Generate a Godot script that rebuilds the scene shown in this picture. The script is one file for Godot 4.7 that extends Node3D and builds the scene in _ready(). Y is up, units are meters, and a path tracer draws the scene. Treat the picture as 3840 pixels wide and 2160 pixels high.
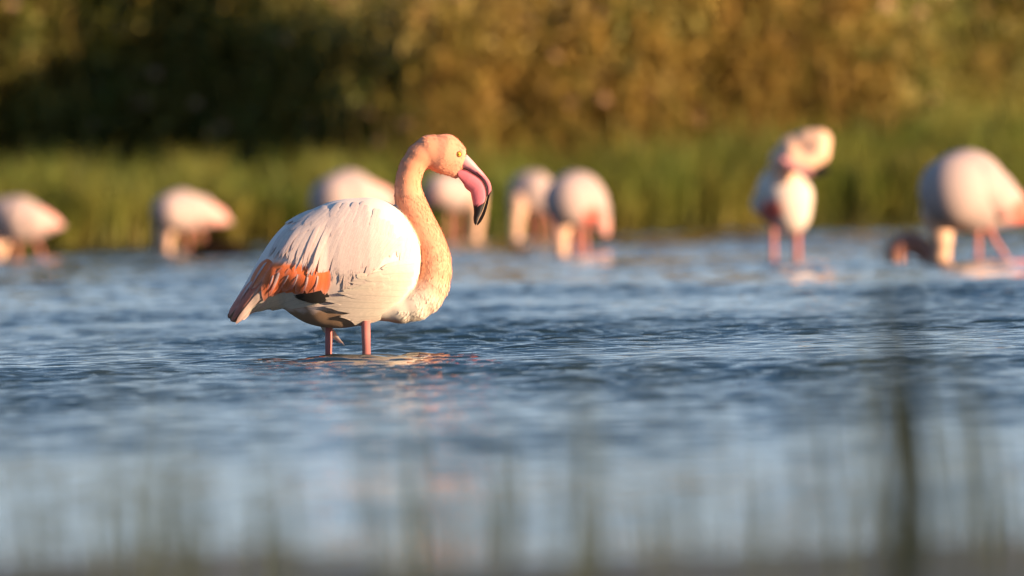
extends Node3D

const FRAME := 2.1                 # metres that the frame is wide at the standing flamingo
const S := FRAME / 3840.0
const FOCUS := 30.0
const ROLL := -1.6
const EYE := 0.389

var cam: Camera3D
var rng := RandomNumberGenerator.new()
var wob := FastNoiseLite.new()
var used := {}


func _ready():
	rng.seed = 7
	wob.seed = 3
	wob.noise_type = FastNoiseLite.TYPE_SIMPLEX_SMOOTH
	wob.frequency = 1.0
	# ---------------------------------------------------------------- camera
	cam = Camera3D.new()
	cam.name = "camera"
	add_child(cam)
	cam.position = Vector3(0, EYE, 0)
	cam.rotation = Vector3(-0.00859, 0, deg_to_rad(ROLL))
	var vf := rad_to_deg(2.0 * atan(FRAME * 9.0 / 16.0 / 2.0 / FOCUS))
	var focal := 24.0 / 2.0 / tan(deg_to_rad(vf / 2.0))
	var lens := CameraAttributesPhysical.new()
	lens.frustum_focal_length = focal
	lens.frustum_near = 0.5
	lens.frustum_far = 2000.0
	lens.frustum_focus_distance = FOCUS + 0.03
	lens.exposure_aperture = focal / 66.0
	cam.attributes = lens
	cam.fov = vf
	cam.near = 0.5
	cam.far = 2000.0
	cam.current = true
	# ---------------------------------------------------------------- sky, sun, exposure
	var we := WorldEnvironment.new()
	we.name = "environment"
	var env := Environment.new()
	env.background_mode = Environment.BG_SKY
	var sky := Sky.new()
	var sm := ProceduralSkyMaterial.new()
	sm.sky_top_color = Color(0.036, 0.096, 0.19).linear_to_srgb()
	sm.sky_horizon_color = Color(0.37, 0.44, 0.48).linear_to_srgb()
	sm.sky_curve = 0.10
	sm.ground_bottom_color = Color(0.04, 0.04, 0.03).linear_to_srgb()
	sm.ground_horizon_color = Color(0.12, 0.12, 0.11).linear_to_srgb()
	sm.sun_angle_max = 30.0
	sm.sun_curve = 0.1
	sky.sky_material = sm
	env.sky = sky
	env.tonemap_mode = Environment.TONE_MAPPER_LINEAR
	env.tonemap_exposure = 2.5
	env.sdfgi_enabled = true
	env.ssao_enabled = true
	env.ssil_enabled = true
	we.environment = env
	add_child(we)
	var sun := DirectionalLight3D.new()
	sun.name = "sun"
	sun.light_color = Color(1.0, 0.73, 0.46).linear_to_srgb()
	sun.light_energy = 1.6
	sun.light_angular_distance = 0.5
	sun.shadow_enabled = true
	var az := deg_to_rad(65.0)
	var el := deg_to_rad(9.5)
	var to_sun := Vector3(sin(az) * cos(el), sin(el), cos(az) * cos(el))
	add_child(sun)
	sun.look_at_from_position(Vector3(0, 20, 0), Vector3(0, 20, 0) - to_sun, Vector3.UP)
	# ---------------------------------------------------------------- setting
	make_materials()
	build_ground()
	build_water()
	build_bank_plants()
	# ---------------------------------------------------------------- birds
	build_hero()
	build_far_birds()
	build_mud_mound()
	# ---------------------------------------------------------------- near rushes
	build_near_rushes()


# ==================================================================== helpers
func numbered(called: String) -> String:
	if not used.has(called):
		used[called] = 0
		return called
	used[called] += 1
	return "%s_%03d" % [called, used[called]]


func tag(o: Node, label: String, category := "", group := "", kind := ""):
	o.set_meta("label", label)
	if category: o.set_meta("category", category)
	if group: o.set_meta("group", group)
	if kind: o.set_meta("kind", kind)


func put_mesh(called: String, m: Mesh, mat: Material, parent: Node = self) -> MeshInstance3D:
	var o := MeshInstance3D.new()
	o.name = numbered(called) if parent == self else called
	o.mesh = m
	if mat: o.material_override = mat
	parent.add_child(o, true)
	return o


# a point of the place from its pixel in the 3840 photograph and its distance along the lens axis
func at(px: float, py: float, d: float) -> Vector3:
	var k := S * d / FOCUS
	return cam.transform * Vector3((px - 1920.0) * k, (1080.0 - py) * k, -d)


# the point of the water surface that a pixel shows, and its distance along the lens axis
func on_water(px: float, py: float) -> Vector3:
	var o := cam.position
	var v := at(px, py, 1.0) - o
	return o + v * (-o.y / v.y)


func depth_of(p: Vector3) -> float:
	return -(cam.transform.affine_inverse() * p).z


func arrays_mesh(v: PackedVector3Array, n: PackedVector3Array, idx: PackedInt32Array, c := PackedColorArray(), uv := PackedVector2Array()) -> ArrayMesh:
	# turn every triangle so that its front (clockwise) looks along the normals
	for i in range(0, idx.size(), 3):
		var a := v[idx[i]]
		var g := (v[idx[i + 1]] - a).cross(v[idx[i + 2]] - a)
		if g.dot(n[idx[i]]) > 0.0:
			var t := idx[i + 1]
			idx[i + 1] = idx[i + 2]
			idx[i + 2] = t
	var arr := []
	arr.resize(Mesh.ARRAY_MAX)
	arr[Mesh.ARRAY_VERTEX] = v
	arr[Mesh.ARRAY_NORMAL] = n
	if c.size(): arr[Mesh.ARRAY_COLOR] = c
	if uv.size(): arr[Mesh.ARRAY_TEX_UV] = uv
	arr[Mesh.ARRAY_INDEX] = idx
	var m := ArrayMesh.new()
	m.add_surface_from_arrays(Mesh.PRIMITIVE_TRIANGLES, arr)
	return m


class Bag:                          # collects triangles of several shapes into one mesh
	var v := PackedVector3Array()
	var n := PackedVector3Array()
	var c := PackedColorArray()
	var uv := PackedVector2Array()
	var idx := PackedInt32Array()
	func vert(p: Vector3, nn: Vector3, col := Color.WHITE, t := Vector2.ZERO) -> int:
		v.append(p); n.append(nn); c.append(col); uv.append(t)
		return v.size() - 1
	func quad(a: int, b: int, d: int, e: int):
		idx.append_array(PackedInt32Array([a, b, d, a, d, e]))
	# tube along points with radii
	func tube(pts: Array, rad: Array, sides: int, cols: Array):
		var base := v.size()
		var k := pts.size()
		for i in k:
			var t: Vector3 = (pts[mini(i + 1, k - 1)] - pts[maxi(i - 1, 0)]).normalized()
			var u := t.cross(Vector3(0.13, 0.07, 1.0)).normalized()
			var w := t.cross(u)
			for j in sides + 1:
				var a := TAU * j / sides
				var dir := u * cos(a) + w * sin(a)
				var col: Color = cols[mini(i, cols.size() - 1)]
				vert(pts[i] + dir * rad[i], dir, col, Vector2(float(j) / sides, float(i) / maxf(1, k - 1)))
		for i in k - 1:
			for j in sides:
				var p := base + i * (sides + 1) + j
				quad(p, p + 1, p + sides + 2, p + sides + 1)
		for e in [0, k - 1]:
			var t2: Vector3 = (pts[e] - pts[1 if e == 0 else k - 2]).normalized()
			var mid := vert(pts[e], t2, cols[mini(e, cols.size() - 1)])
			for j in sides:
				var q: int = base + e * (sides + 1) + j
				var p0 := vert(v[q], t2, c[q])
				var p1 := vert(v[q + 1], t2, c[q + 1])
				idx.append_array(PackedInt32Array([mid, p0, p1]))
	# a bent blade (leaf): root, tip, sag
	func blade(root: Vector3, mid: Vector3, tip: Vector3, wide: float, side: Vector3, col0: Color, col1: Color, steps := 4):
		var base := v.size()
		for i in steps + 1:
			var t := float(i) / steps
			var p := root.lerp(mid, t).lerp(mid.lerp(tip, t), t)
			var w := wide * 0.5 * (1.0 - t * t) * minf(1.0, 0.45 + t * 2.0) + 0.0004
			var tan_ := (mid - root).lerp(tip - mid, t).normalized()
			var nn := tan_.cross(side).normalized()
			var col := col0.lerp(col1, t)
			vert(p - side * w, (nn - side * 0.4).normalized(), col, Vector2(0, t))
			vert(p + nn * w * 0.25, nn, col, Vector2(0.5, t))
			vert(p + side * w, (nn + side * 0.4).normalized(), col, Vector2(1, t))
		for i in steps:
			var q := base + i * 3
			quad(q, q + 1, q + 4, q + 3)
			quad(q + 1, q + 2, q + 5, q + 4)


func bag_mesh(b: Bag) -> ArrayMesh:
	return arrays_mesh(b.v, b.n, b.idx, b.c, b.uv)


# ==================================================================== a field meshed with surface nets
class Field:
	var lo: Vector3
	var cell: float
	var nx: int
	var ny: int
	var nz: int
	var f := PackedFloat32Array()
	func _init(a: Vector3, b: Vector3, size: float):
		lo = a
		cell = size
		nx = int((b.x - a.x) / size) + 2
		ny = int((b.y - a.y) / size) + 2
		nz = int((b.z - a.z) / size) + 2
		f.resize(nx * ny * nz)
		f.fill(1.0)
	# tapered capsule; flat squeezes it across z
	func cone(a: Vector3, ra: float, b: Vector3, rb: float, k: float, flat := 1.0):
		var r := maxf(ra, rb) + k + cell * 2.5
		var p0 := a.min(b) - Vector3(r, r, r) - lo
		var p1 := a.max(b) + Vector3(r, r, r) - lo
		var ab := b - a
		var l2 := maxf(ab.length_squared(), 1e-9)
		for z in range(maxi(0, int(p0.z / cell)), mini(nz, int(p1.z / cell) + 2)):
			for y in range(maxi(0, int(p0.y / cell)), mini(ny, int(p1.y / cell) + 2)):
				var o := (z * ny + y) * nx
				for x in range(maxi(0, int(p0.x / cell)), mini(nx, int(p1.x / cell) + 2)):
					var p := lo + Vector3(x, y, z) * cell - a
					var t := clampf(p.dot(ab) / l2, 0.0, 1.0)
					var q := p - ab * t
					q.z /= flat
					var d := q.length() - lerpf(ra, rb, t)
					var v := f[o + x]
					var h := maxf(k - absf(d - v), 0.0) / k
					f[o + x] = minf(d, v) - h * h * k * 0.25
	func at(p: Vector3) -> float:
		var g := (p - lo) / cell
		var x := clampi(int(g.x), 0, nx - 2)
		var y := clampi(int(g.y), 0, ny - 2)
		var z := clampi(int(g.z), 0, nz - 2)
		g -= Vector3(x, y, z)
		var o := (z * ny + y) * nx + x
		var s := nx * ny
		var a := lerpf(lerpf(f[o], f[o + 1], g.x), lerpf(f[o + nx], f[o + nx + 1], g.x), g.y)
		var b := lerpf(lerpf(f[o + s], f[o + s + 1], g.x), lerpf(f[o + s + nx], f[o + s + nx + 1], g.x), g.y)
		return lerpf(a, b, g.z)
	func grad(p: Vector3) -> Vector3:
		var e := cell * 0.9
		return Vector3(at(p + Vector3(e, 0, 0)) - at(p - Vector3(e, 0, 0)), at(p + Vector3(0, e, 0)) - at(p - Vector3(0, e, 0)), at(p + Vector3(0, 0, e)) - at(p - Vector3(0, 0, e))).normalized()
	func nets(bag: Bag, paint: Callable):
		var s := nx * ny
		var corner := PackedInt32Array([0, 1, nx, nx + 1, s, s + 1, s + nx, s + nx + 1])
		var id := {}
		for z in nz - 1:
			for y in ny - 1:
				var o := (z * ny + y) * nx
				for x in nx - 1:
					var q := o + x
					var neg := f[q] < 0.0
					if (f[q + 1] < 0.0) == neg and (f[q + nx] < 0.0) == neg and (f[q + nx + 1] < 0.0) == neg and (f[q + s] < 0.0) == neg and (f[q + s + 1] < 0.0) == neg and (f[q + s + nx] < 0.0) == neg and (f[q + s + nx + 1] < 0.0) == neg:
						continue
					var sum := Vector3.ZERO
					var cnt := 0
					for e in [[0, 1], [2, 3], [4, 5], [6, 7], [0, 2], [1, 3], [4, 6], [5, 7], [0, 4], [1, 5], [2, 6], [3, 7]]:
						var a := f[q + corner[e[0]]]
						var b := f[q + corner[e[1]]]
						if (a < 0.0) != (b < 0.0):
							var t := a / (a - b)
							var pa := Vector3(e[0] & 1, (e[0] >> 1) & 1, e[0] >> 2)
							var pb := Vector3(e[1] & 1, (e[1] >> 1) & 1, e[1] >> 2)
							sum += pa.lerp(pb, t)
							cnt += 1
					var p := lo + (Vector3(x, y, z) + sum / cnt) * cell
					var nn := grad(p)
					id[q] = bag.vert(p, nn, paint.call(p, nn))
		for q in id.keys():
			var n0 := f[q] < 0.0
			if (f[q + 1] < 0.0) != n0 and id.has(q - nx) and id.has(q - s) and id.has(q - nx - s):
				bag.quad(id[q], id[q - nx], id[q - nx - s], id[q - s])
			if (f[q + nx] < 0.0) != n0 and id.has(q - 1) and id.has(q - s) and id.has(q - 1 - s):
				bag.quad(id[q], id[q - 1], id[q - 1 - s], id[q - s])
			if (f[q + s] < 0.0) != n0 and id.has(q - 1) and id.has(q - nx) and id.has(q - 1 - nx):
				bag.quad(id[q], id[q - 1], id[q - 1 - nx], id[q - nx])


# ==================================================================== materials
var M := {}

func mat(called: String, rough := 0.8, vc := true, col := Color.WHITE) -> StandardMaterial3D:
	var m := StandardMaterial3D.new()
	m.resource_name = called
	m.albedo_color = col.linear_to_srgb()
	m.vertex_color_use_as_albedo = vc
	m.roughness = rough
	m.metallic_specular = 0.4
	m.cull_mode = BaseMaterial3D.CULL_DISABLED
	M[called] = m
	return m


func noise_image(w: int, h: int, fx: float, fy: float, seed_: int, lo_: float, hi_: float) -> ImageTexture:
	var nz := FastNoiseLite.new()
	nz.seed = seed_
	nz.frequency = 1.0
	nz.fractal_octaves = 3
	var im := Image.create(w, h, false, Image.FORMAT_RGB8)
	for y in h:
		for x in w:
			# periodic in both directions
			var a := TAU * x / w
			var b := TAU * y / h
			var v := nz.get_noise_3d(cos(a) * fx + 7.0, sin(a) * fx + cos(b) * fy, sin(b) * fy)
			var g := clampf(lerpf(lo_, hi_, v * 0.5 + 0.5), 0, 1)
			im.set_pixel(x, y, Color(g, g, g))
	return ImageTexture.create_from_image(im)


func make_materials():
	var plush := noise_image(256, 256, 5.0, 5.0, 5, -0.3, 1.3)
	var m := mat("plumage", 0.85)
	m.heightmap_enabled = true
	m.heightmap_texture = plush
	m.heightmap_scale = 0.012
	m.uv1_triplanar = true
	m.uv1_scale = Vector3(16, 10, 16)
	m.rim_enabled = true
	m.rim = 0.25
	# barbs of a feather: fine slanted lines on both sides of a shaft
	var nz := FastNoiseLite.new()
	nz.seed = 12
	nz.frequency = 1.0
	var im := Image.create(64, 256, false, Image.FORMAT_RGB8)
	for y in 256:
		for x in 64:
			var s := absf(x - 31.5) / 31.5
			var v := nz.get_noise_2d(s * 2.0 + (50.0 if x > 31 else 0.0), (y - s * 40.0) * 0.16)
			var g := 0.93 + 0.09 * v
			if s < 0.05: g = 0.86
			im.set_pixel(x, y, Color(g, g, g).clamp())
	var barbs := ImageTexture.create_from_image(im)
	m = mat("feather", 0.75)
	m.albedo_texture = barbs
	m.heightmap_enabled = true
	m.heightmap_texture = barbs
	m.heightmap_scale = 0.05
	m.backlight_enabled = true
	m.backlight = Color(0.3, 0.3, 0.3)
	m.rim_enabled = true
	m.rim = 0.2
	m = mat("bill", 0.42)
	m.metallic_specular = 0.36
	m.heightmap_enabled = true
	m.heightmap_texture = plush
	m.heightmap_scale = 0.03
	m.uv1_triplanar = true
	m.uv1_scale = Vector3(14, 8, 14)
	mat("eye", 0.1).metallic_specular = 0.5
	mat("far_plumage", 0.85)
	m = mat("leaf", 0.55)
	m.backlight_enabled = true
	m.backlight = Color(0.5, 0.5, 0.5)
	mat("stem", 0.6)
	mat("peat", 1.0).metallic_specular = 0.1
	m = mat("water", 0.035, false, Color(0.012, 0.022, 0.026))
	m.metallic_specular = 0.36
	m = mat("mud", 0.5, false, Color(0.36, 0.22, 0.125))
	m.albedo_texture = noise_image(256, 256, 4.0, 9.0, 31, 0.45, 1.0)
	m.uv1_triplanar = true
	m.uv1_world_triplanar = true
	m.uv1_scale = Vector3(0.6, 0.6, 0.6)


# ==================================================================== ground and water
func far_shore(x: float) -> float:          # z of the far water's edge
	return -79.5 - clampf(x, -12.0, 12.0) * 0.55 + 0.35 * wob.get_noise_2d(x * 0.35, 4.0)


func near_shore(x: float) -> float:
	return -14.2 + 0.5 * wob.get_noise_2d(x * 0.8, 9.0)


func ground_y(x: float, z: float) -> float:
	var f := far_shore(x) - z               # metres behind the far edge
	var n := z - near_shore(x)              # metres in front of the near edge
	var y := -0.32
	if f > -6.0: y = lerpf(-0.32, 0.0, smoothstep(-6.0, 0.0, f)) + maxf(f, 0.0) * 0.035
	if n > -5.0:
		y = lerpf(-0.32, 0.0, smoothstep(-5.0, 0.0, n)) + maxf(n, 0.0) * 0.012
		y += (0.022 * wob.get_noise_2d(x * 1.1, z * 1.3) + 0.006 * wob.get_noise_2d(x * 5.0, z * 4.0)) * smoothstep(-4.0, -1.0, n)
	return y


func graded(stops: Array) -> PackedFloat32Array:   # [from, step], ... , [to]
	var out := PackedFloat32Array()
	for i in stops.size() - 1:
		var a: float = stops[i][0]
		var b: float = stops[i + 1][0]
		var k := maxi(1, int(round(absf(b - a) / stops[i][1])))
		for j in k: out.append(lerpf(a, b, float(j) / k))
	out.append(stops[-1][0])
	return out


func build_ground():
	var zs := graded([[40.0, 8.0], [0.0, 1.0], [-10.0, 0.12], [-19.0, 2.0], [-66.0, 0.5], [-96.0, 10.0], [-300.0, 100.0], [-1500.0, 1.0]])
	var xs := graded([[-900.0, 150.0], [-60.0, 8.0], [-12.0, 1.0], [-3.0, 0.12], [3.0, 1.0], [12.0, 8.0], [60.0, 150.0], [900.0, 1.0]])
	var v := PackedVector3Array()
	for z in zs:
		for x in xs: v.append(Vector3(x, ground_y(x, z), z))
	var g := put_mesh("ground", grid_mesh(v, xs.size(), zs.size()), M.mud)
	tag(g, "brown mud of the lake bed and its low banks", "", "", "structure")
	g.set_meta("kind", "structure")


func grid_mesh(v: PackedVector3Array, nx: int, nz: int) -> ArrayMesh:
	var n := PackedVector3Array()
	n.resize(v.size())
	for j in nz:
		for i in nx:
			var a := v[j * nx + maxi(i - 1, 0)]
			var b := v[j * nx + mini(i + 1, nx - 1)]
			var c := v[maxi(j - 1, 0) * nx + i]
			var d := v[mini(j + 1, nz - 1) * nx + i]
			var q := (d - c).cross(b - a).normalized()
			n[j * nx + i] = q if q.y > 0.0 else -q
	var idx := PackedInt32Array()
	idx.resize((nx - 1) * (nz - 1) * 6)
	var k := 0
	for j in nz - 1:
		for i in nx - 1:
			var p := j * nx + i
			idx[k] = p
			idx[k + 1] = p + nx
			idx[k + 2] = p + 1
			idx[k + 3] = p + 1
			idx[k + 4] = p + nx
			idx[k + 5] = p + nx + 1
			k += 6
	return arrays_mesh(v, n, idx)


func build_water():
	var rw := RandomNumberGenerator.new()
	rw.seed = 21
	var kx := PackedFloat32Array()
	var kz := PackedFloat32Array()
	var am := PackedFloat32Array()
	var ph := PackedFloat32Array()
	for i in 20:
		var l := 0.042 * pow(5.0, i / 19.0)                # 4 cm to a fifth of a metre
		var a := deg_to_rad(8.0 + rw.randfn(0.0, 22.0))
		kx.append(TAU / l * sin(a))
		kz.append(TAU / l * cos(a))
		am.append(l / TAU * 0.052 * (1.45 - 0.85 * i / 19.0))
		ph.append(rw.randf() * TAU)
	var gust := FastNoiseLite.new()
	gust.seed = 8
	gust.frequency = 0.35
	gust.fractal_octaves = 3
	var us := graded([[-3.0, 0.6], [-0.6, 0.06], [-0.12, 0.005], [-0.075, 0.0008], [-0.046, 0.0003], [0.046, 0.0008], [0.075, 0.005], [0.12, 0.06], [0.6, 0.6], [3.0, 1.0]])
	var zs := graded([[-8.0, 0.5], [-11.0, 0.03], [-18.0, 0.018], [-24.0, 0.012], [-37.0, 0.025], [-44.0, 0.055], [-92.0, 1.0]])
	var v := PackedVector3Array()
	v.resize(us.size() * zs.size())
	var k := 0
	for z in zs:
		var calm := lerpf(0.30, 1.0, smoothstep(-17.5, -27.0, z))
		for u in us:
			var x := u * -z
			var y := 0.0
			if absf(u) < 0.1:
				for i in 20:
					var s := 0.5 + 0.5 * sin(kx[i] * x + kz[i] * z + ph[i])
					y += am[i] * (2.0 * s * sqrt(s) - 0.9)
				y *= calm * maxf(0.55, 1.0 + 1.5 * gust.get_noise_2d(x * 1.6, z * 0.55))
			v[k] = Vector3(x, y, z)
			k += 1
	var w := put_mesh("water", grid_mesh(v, us.size(), zs.size()), M.water)
	tag(w, "rippled blue lake water", "", "", "structure")


# ==================================================================== plants of the far bank
func scatter(called: String, mesh_: Mesh, material_: Material, xf: Array, tint: PackedColorArray, label: String) -> MultiMeshInstance3D:
	var mm := MultiMesh.new()
	mm.transform_format = MultiMesh.TRANSFORM_3D
	mm.use_colors = true
	mm.mesh = mesh_
	mm.instance_count = xf.size()
	for i in xf.size():
		mm.set_instance_transform(i, xf[i])
		mm.set_instance_color(i, tint[i])
	var o := MultiMeshInstance3D.new()
	o.name = numbered(called)
	o.multimesh = mm
	o.material_override = material_
	add_child(o, true)
	tag(o, label, "plants", "", "stuff")
	return o


func sedge_mesh(seed_: int) -> ArrayMesh:
	var r := RandomNumberGenerator.new()
	r.seed = seed_
	var b := Bag.new()
	for i in 12:
		var a := r.randf() * TAU
		var out := Vector3(cos(a), 0, sin(a))
		var h := r.randf_range(0.6, 1.0)
		var root := out * r.randf() * 0.05
		var lean := r.randf_range(0.02, 0.2)
		b.blade(root, root + out * lean * 0.3 + Vector3(0, h * 0.6, 0), root + out * lean * 1.5 + Vector3(0, h, 0), 0.013, out.cross(Vector3.UP), Color(0.75, 0.62, 0.5), Color(1.0, 1.05, 0.9))
	return bag_mesh(b)


func reed_mesh(seed_: int, plume: bool) -> ArrayMesh:
	var r := RandomNumberGenerator.new()
	r.seed = seed_
	var b := Bag.new()
	var bend := Vector3(r.randf_range(-0.12, 0.12), 0, r.randf_range(-0.12, 0.12))
	var pts := []
	var rad := []
	for i in 5:
		var t := i / 4.0
		pts.append(Vector3(0, t, 0) + bend * t * t)
		rad.append(lerpf(0.004, 0.002, t))
	b.tube(pts, rad, 5, [Color(0.9, 0.75, 0.6)])
	for i in 9:
		var t := r.randf_range(0.15, 0.97)
		var p := Vector3(0, t, 0) + bend * t * t
		var a := r.randf() * TAU
		var out := Vector3(cos(a), 0, sin(a))
		var l := r.randf_range(0.16, 0.3)
		b.blade(p, p + out * l * 0.5 + Vector3(0, l * 0.5, 0), p + out * l + Vector3(0, l * r.randf_range(-0.3, 0.5), 0), 0.022, out.cross(Vector3.UP), Color(1, 1, 1), Color(1.1, 0.95, 0.75))
	if plume:
		var top: Vector3 = pts[4]
		for i in 14:
			var a := r.randf() * TAU
			var out := Vector3(cos(a), 0, sin(a))
			var h := r.randf_range(-0.02, 0.1)
			b.blade(top + Vector3(0, h - 0.03, 0), top + out * 0.02 + Vector3(0, h + 0.02, 0), top + out * 0.035 + Vector3(0, h * 0.6 + 0.03, 0), 0.032, out.cross(Vector3.UP), Color(3.0, 2.4, 2.6), Color(3.2, 2.6, 2.8), 2)
	return bag_mesh(b)


func reed_front(px: float) -> float:        # distance behind the far shore at which the reeds begin, by place along the bank
	var t := smoothstep(-2.0, -0.4, px) * (1.0 - smoothstep(2.2, 2.7, px))
	return lerpf(3.7, 1.4, t)


func build_bank_plants():
	var r := RandomNumberGenerator.new()
	r.seed = 44
	var sedges := [sedge_mesh(1), sedge_mesh(2), sedge_mesh(3)]
	for k in 3:
		var xf := []
		var tint := PackedColorArray()
		for i in 4200:
			var x := r.randf_range(-16.0, 16.0)
			var back := absf(r.randfn(0.0, 0.9)) - 0.15
			var z := far_shore(x) - back
			var clump := wob.get_noise_2d(x * 1.1, back * 0.8 + 20.0)
			var h := (0.44 + 0.22 * clump + r.randf_range(-0.12, 0.10)) * (0.75 + 0.25 * smoothstep(0.0, 0.8, back)) * lerpf(1.0, 1.25, smoothstep(0.6, 1.4, x))
			xf.append(Transform3D(Basis(Vector3.UP, r.randf() * TAU).scaled(Vector3(1, h, 1)), Vector3(x, maxf(ground_y(x, z), -0.02) - 0.01, z)))
			var dry := clampf(0.35 + wob.get_noise_2d(x * 2.0, back * 2.0 + 60.0) * 0.7 + r.randf_range(-0.2, 0.2), 0, 1)
			tint.append(Color(0.125, 0.175, 0.032).lerp(Color(0.28, 0.215, 0.05), dry))
		scatter("sedge_fringe", sedges[k], M.leaf, xf, tint, "green sedges and grass fringing the far water's edge")
	var reeds := [reed_mesh(11, false), reed_mesh(12, false), reed_mesh(13, true), reed_mesh(14, true)]
	for k in 4:
		var xf := []
		var tint := PackedColorArray()
		var plumed: bool = k >= 2
		for i in 4200:
			var x := r.randf_range(-16.0, 16.0)
			var back := reed_front(x) + pow(r.randf(), 1.5 if not plumed else 2.5) * 3.6 - (0.35 if plumed else 0.0)
			var z := far_shore(x) - back
			var gold := smoothstep(-0.95, -0.2, x + 0.3 * (back - 1.5)) * (1.0 - smoothstep(1.9, 2.4, x))
			var clump := wob.get_noise_2d(x * 1.3, back * 1.1 + 90.0)
			if clump < -0.25 and r.randf() < 0.8: continue
			if plumed and r.randf() > 0.10 + 0.45 * gold: continue
			var h := lerpf(1.25, 2.2, smoothstep(2.2, 3.6, back)) + 0.3 * clump + r.randf_range(-0.35, 0.15)
			if plumed: h *= r.randf_range(0.5, 1.0)
			xf.append(Transform3D(Basis(Vector3.UP, r.randf() * TAU).scaled(Vector3(1, h, 1)), Vector3(x, ground_y(x, z) - 0.02, z)))
			var dry := clampf(0.2 + gold * 0.45 + wob.get_noise_2d(x * 2.6, back * 2.0 + 130.0) * 0.9 + r.randf_range(-0.15, 0.15), 0, 1)
			tint.append(Color(0.11, 0.13, 0.026).lerp(Color(0.38, 0.235, 0.055), dry) * r.randf_range(0.75, 1.25))
		scatter("reed_bed", reeds[k], M.leaf, xf, tint, "tall golden brown reeds standing behind the sedges")
	# leafy shrubs among the reeds
	for k in 2:
		var lb := Bag.new()
		var r2 := RandomNumberGenerator.new()
		r2.seed = 70 + k
		for i in 26:
			var d := Vector3(r2.randfn(), r2.randfn(), r2.randfn()).normalized()
			var p := d * r2.randf_range(0.01, 0.10)
			var l := r2.randf_range(0.05, 0.10)
			var side := d.cross(Vector3(r2.randfn(), r2.randfn(), r2.randfn())).normalized()
			var sh := r2.randf_range(0.8, 1.25)
			lb.blade(p, p + d * l * 0.5, p + (d + Vector3(0, -0.4, 0)) * l, 0.028, side, Color(sh, sh, sh), Color(sh * 1.1, sh, sh * 0.9), 3)
		var xf := []
		var tint := PackedColorArray()
		for i in 16000:
			var x := r.randf_range(-16.0, 16.0)
			var back := reed_front(x) - 0.25 + r.randf() * 1.3
			var y := r.randf_range(0.25, 1.75)
			if y > 1.22 and x > -1.0 and x < 0.5: continue
			var gold := smoothstep(-0.95, -0.2, x + 0.3 * (back - 1.5)) * (1.0 - smoothstep(1.9, 2.4, x))
			var n := wob.get_noise_3d(x * 1.7, y * 1.9, back * 1.7 + 40.0) + 0.5 * wob.get_noise_3d(x * 4.5, y * 4.5, back * 4.0)
			if n < -0.12 - 0.02 * gold: continue
			var z := far_shore(x) - back
			xf.append(Transform3D(Basis.from_euler(Vector3(r.randf() * TAU, r.randf() * TAU, 0)).scaled(Vector3.ONE * r.randf_range(0.45, 1.1)), Vector3(x, ground_y(x, z) + y, z)))
			var dry := clampf(0.15 + gold * 0.45 + wob.get_noise_3d(x * 2.2, y * 2.2 + 30.0, back * 2.0) * 0.9, 0, 1)
			tint.append(Color(0.12, 0.135, 0.026).lerp(Color(0.40, 0.235, 0.052), dry) * r.randf_range(0.7, 1.3))
		scatter("shrubs", bag_mesh(lb), M.leaf, xf, tint, "olive and golden leafy shrubs among the reeds")
	# fluffy seed heads among the front reeds
	var sb := Bag.new()
	var r3 := RandomNumberGenerator.new()
	r3.seed = 5
	for i in 24:
		var d := Vector3(r3.randfn(), r3.randfn() + 0.4, r3.randfn()).normalized()
		sb.blade(d * 0.004, d * 0.02, d * 0.042 + Vector3(0, 0.01, 0), 0.02, d.cross(Vector3(0.3, 0.2, 1.0)).normalized(), Color(1, 1, 1), Color(1.1, 1.1, 1.1), 2)
	var hx := []
	var ht := PackedColorArray()
	for i in 330:
		var x := r.randf_range(-10.0, 10.0)
		var y := r.randf_range(0.45, 1.5)
		if wob.get_noise_2d(x * 1.5, y * 2.0 + 70.0) < -0.1: continue
		var z := far_shore(x) - reed_front(x) + 0.35 - 0.3 * r.randf()
		hx.append(Transform3D(Basis(Vector3.UP, r.randf() * TAU).scaled(Vector3.ONE * r.randf_range(0.7, 1.2)), Vector3(x, ground_y(x, z) + y, z)))
		ht.append(Color(0.62, 0.40, 0.24) * r.randf_range(0.6, 1.1))
	scatter("reed_seed_heads", bag_mesh(sb), M.leaf, hx, ht, "pale tan seed heads of the far reeds")


# ==================================================================== the standing flamingo
const Z1 := 2.1956                 # the body was traced at this enlargement from (820, 720)
const TORSO := [[70, 1000, 1030, 5], [110, 935, 1072, 12], [150, 868, 1073, 18], [200, 782, 1040, 34], [260, 678, 990, 51], [330, 552, 975, 64], [440, 382, 968, 79], [530, 282, 962, 87], [600, 228, 1010, 91], [700, 172, 1070, 95], [800, 127, 1103, 97], [900, 86, 1118, 95], [1000, 62, 1122, 98], [1150, 49, 1102, 100], [1250, 45, 1080, 100], [1340, 60, 1050, 97], [1420, 95, 1008, 92], [1500, 150, 955, 84], [1560, 220, 900, 74], [1610, 300, 840, 62], [1650, 390, 730, 44], [1672, 500, 610, 12]]
const NECK := [[1702, 590, 56], [1670, 577, 74], [1614, 568, 61], [1575, 586, 50], [1546, 625, 45.5], [1533, 663, 45], [1529, 696, 46], [1533, 732, 52], [1543, 768, 55], [1560, 807, 57], [1579, 848, 57], [1597, 882, 57], [1614, 922, 58.5], [1628, 970, 60], [1630, 1016, 62.5], [1619, 1066, 66], [1594, 1107, 68], [1558, 1134, 66], [1503, 1153, 59], [1452, 1150, 57]]

func z1(u: float, v: float) -> Vector2:     # traced point -> metres in the bird's own frame
	return Vector2((820.0 + u / Z1 - 1297.0) * S, (1337.0 - 720.0 - v / Z1) * S)


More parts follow.
